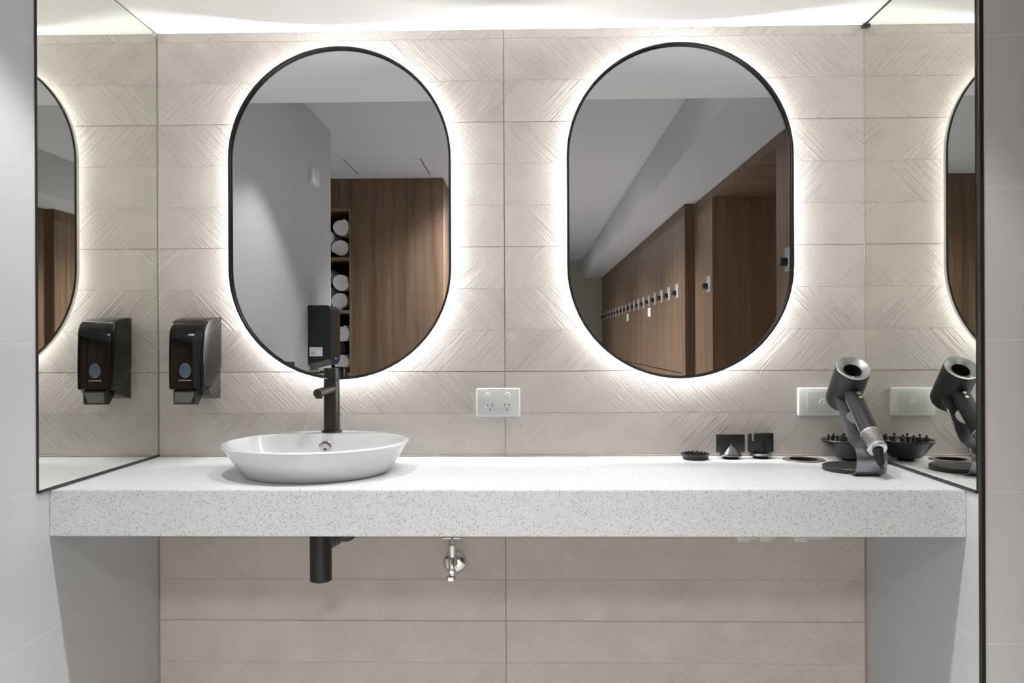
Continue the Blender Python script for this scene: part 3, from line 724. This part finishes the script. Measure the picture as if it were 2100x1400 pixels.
o = MB().box((0.94,-2.822,0), (1.40,-2.953,SOF-0.002), 0.001, 1).build('locker_column', M_WOOD, smooth=False)
tag(o, 'narrow wooden column at the near end of the long locker row', 'column')
t = thing('tall_locker', (1.0, -2.372, 0), 'narrow tall wooden locker between the column and the wooden passage', 'locker')
MB().box((0.020,0,0), (0.40,-0.448,SOF-0.002)).build('body', M_WOODD, t, smooth=False)
d_ = MB().box((0,-0.001,0.08), (0.018,-0.448,SOF-0.004), 0.0008, 1).build('door', M_WOOD, t, smooth=False)
add_lock(d_, (0, -0.060, 1.505))
# wooden passage
o = MB().box((1.0,-2.352,0), (2.35,-2.371,SOF-0.002)).build('passage_panel', M_WOODD, smooth=False)
tag(o, 'dark wooden panel lining the far side of the passage', 'panel')
o = MB().box((1.0,-1.205,1.976), (2.35,-2.351,SOF-0.002), 0.0006, 1).build('passage_ceiling', M_WOODH, smooth=False)
tag(o, 'wooden lining over the passage opening', 'panel')
t = thing('near_locker', (1.0, -0.62, 0), 'pale wooden locker with keypad lock at the right edge of the right oval mirror', 'locker')
MB().box((0.021,0,0), (0.45,-0.583,SOF-0.002)).build('body', M_WOODD, t, smooth=False)
d_ = MB().box((0,0,0), (0.020,-0.584,SOF-0.004), 0.0008, 1).build('door', M_WOOD, t, smooth=False)
add_lock(d_, (0, -0.415, 1.503))

# hand dryer on the left wall
t = thing('hand_dryer', (XL, -1.524, 1.090), 'black wall hand dryer with white rating sticker, seen in the left oval mirror', 'hand dryer')
pf = lambda dz: [(0.0,0.266),(0.086,0.266),(0.097,0.260),(0.100,0.250),(0.100,0.030+dz*0.6),(0.097,0.022+dz),(0.050,0.012+dz),(0.0,0.0+dz)]
rg = []
for y, dz, d in ((0,0,0.0), (-0.055,-0.024,0.0), (-0.170,-0.024,0.0), (-0.192,-0.018,0.003), (-0.200,-0.008,0.010)):
    rg.append([Vector((max(0.0, p[0]-(d if p[0] > 0.02 else 0)), y, p[1]-(d if p[1] > 0.1 else -d))) for p in pf(dz)])
MB().rings(rg).build('body', mat('black_graphite', (0.012,0.013,0.0125), 0.42), t)
MB().prism([(-0.003,0.028),(-0.003,0.252),(-0.17,0.252),(-0.184,0.246),(-0.190,0.232),(-0.190,0.035),(-0.184,0.017),(-0.165,0.005),(-0.10,0.004),(-0.05,0.010)], lambda a, b: Vector((0.0985,a,b)), lambda a, b: Vector((0.1012,a,b))).build('front_panel', M_SATINB, t)
MB().box((0.098,-0.085,0.0205), (0.1018,-0.125,0.0265), 0.001, 1).build('indicator', M_BLUE, t)
st = MB().box((0.008,0.0012,0.036), (0.066,0.0003,0.077)).build('sticker', M_WHITE, t, smooth=False)
lettering('CE', 0.019, M_DARKP, st, (0.024, 0.0014, 0.049), (PI/2, 0, PI))
m = MB()
for q in range(2): m.box((0.013,0.0013,0.066+0.005*q), (0.062-0.006*q,0.00125,0.0675+0.005*q))
m.build('print', mat('grey_print', (0.3,0.3,0.3), 0.6), st, smooth=False)
MB().cyl((0.036,-0.05,0.012), (0.0375,-0.05,0.0035), 0.006, 14).build('nozzle', M_ALU, t)
t = MB().box((XL, -1.530, 0.45), (XL+0.003, -1.935, 1.064), 0.001, 1).build('splash_panel', mat('beige_panel', (0.42, 0.40, 0.35), 0.5))
tag(t, 'pale beige splash panel on the grey wall under the hand dryer', 'panel')
# black wall bin further along
t = thing('wall_bin', (XL, -0.945, 0.806), 'black wall-mounted bin at the lower edge of the left oval mirror', 'bin')
MB().box((0.0,0.10,0.0), (0.085,-0.09,0.308), 0.004, 2).build('body', M_SATINB, t)
MB().box((0.004,0.09,0.3075), (0.080,-0.08,0.3095), 0.001, 1).build('lid', M_BLACK, t)
# switch plate
t = thing('light_switch', (XL, -1.625, 1.955), 'white switch plate high on the grey wall, seen in the left oval mirror', 'switch', rz=PI/2)
rbox(MB(), -0.065, 0.065, 0, -0.014, -0.036, 0.036, 0.004, 0.002).build('plate', M_PLAST, t)
MB().lathe([(0.008,0.0),(0.008,0.002),(0.0,0.003)], (-0.005,-0.014,0), (0,-1,0), 20).build('button', M_PLASTF, t)
# ceiling hatch: two dark slots of an access panel
t = thing('ceiling_hatch', (-0.862, -2.80, CEI), 'flush access hatch in the ceiling with two fine dark joints', 'hatch')
MB().box((-0.2235,0.21,-0.001), (0.2235,-0.21,0.0), 0).build('panel', M_CEILR, t, smooth=False)
for x in (-0.226, 0.226): MB().box((x-0.0025,0.215,-0.0012), (x+0.0025,-0.215,0.0)).build('joint', M_VOID, t, smooth=False)
# sprinkler
t = thing('sprinkler', (0.0, -1.37, CEI), 'small dark fire sprinkler on the ceiling, seen in the left mirror', 'sprinkler')
MB().lathe([(0.030,0.0),(0.028,-0.004),(0.010,-0.006)], n=28).build('rosette', M_ALU, t)
MB().cyl((0,0,-0.004), (0,0,-0.062), 0.009, 14).build('stem', M_DARKSEAL, t)
MB().lathe([(0.018,-0.060),(0.024,-0.064),(0.0,-0.067)], n=20).build('deflector', M_DARKSEAL, t)

# downlights: recessed ring, glowing lens, spot lamp
def fitting(x, y, watts, size, r, blend, label, col=(1, 0.98, 0.96)):
    t = thing('downlight', (x, y, CEI), label, 'ceiling light', 'recessed ceiling downlights')
    MB().lathe([(0.050,0.0),(0.050,-0.004),(0.046,-0.006),(0.040,-0.003),(0.040,0.0)], n=32, cap0=False, cap1=False).build('ring', M_CEIL, t)
    MB().lathe([(0.039,-0.0005),(0.039,-0.002)], n=28).build('lens', M_LENS, t)
    downlight(x, y, CEI, watts, size, r, blend, col)
for x, lab in ((-0.57, 'round recessed downlight over the basin end of the vanity'), (0.02, 'round recessed downlight over the middle of the vanity'), (0.36, 'round recessed downlight over the hair dryer end of the vanity')):
    fitting(x, -0.80, SPOT_W, 88, 0.03, 0.35, lab)
for k, (d, pw) in enumerate(((3.0, 1.80), (4.6, 1.0), (6.4, 0.50))):  # round ceiling lamps out of view, added as soft fill
    t = thing('fill_light', (-0.12, -d, CEI), 'unseen round ceiling lamp added as room fill, %s from the vanity' % WN[k], 'ceiling light', 'added fill lights')
    MB().lathe([(0.235,0.0),(0.235,-0.010),(0.228,-0.012),(0.220,-0.011),(0.220,0.0)], n=40, cap0=False, cap1=False).build('ring', M_CEIL, t)
    MB().lathe([(0.219,-0.002),(0.219,-0.005)], n=40).build('lens', M_LENS, t)
    ld = bpy.data.lights.new('fill_lamp', 'AREA'); ld.shape = 'DISK'; ld.size = 0.42; ld.spread = math.radians(130); ld.energy = FILL_W*pw; ld.color = (1, 0.985, 0.965)
    lo = bpy.data.objects.new('fill_lamp', ld); COL.objects.link(lo); lo.location = (-0.12, -d, CEI-0.014)
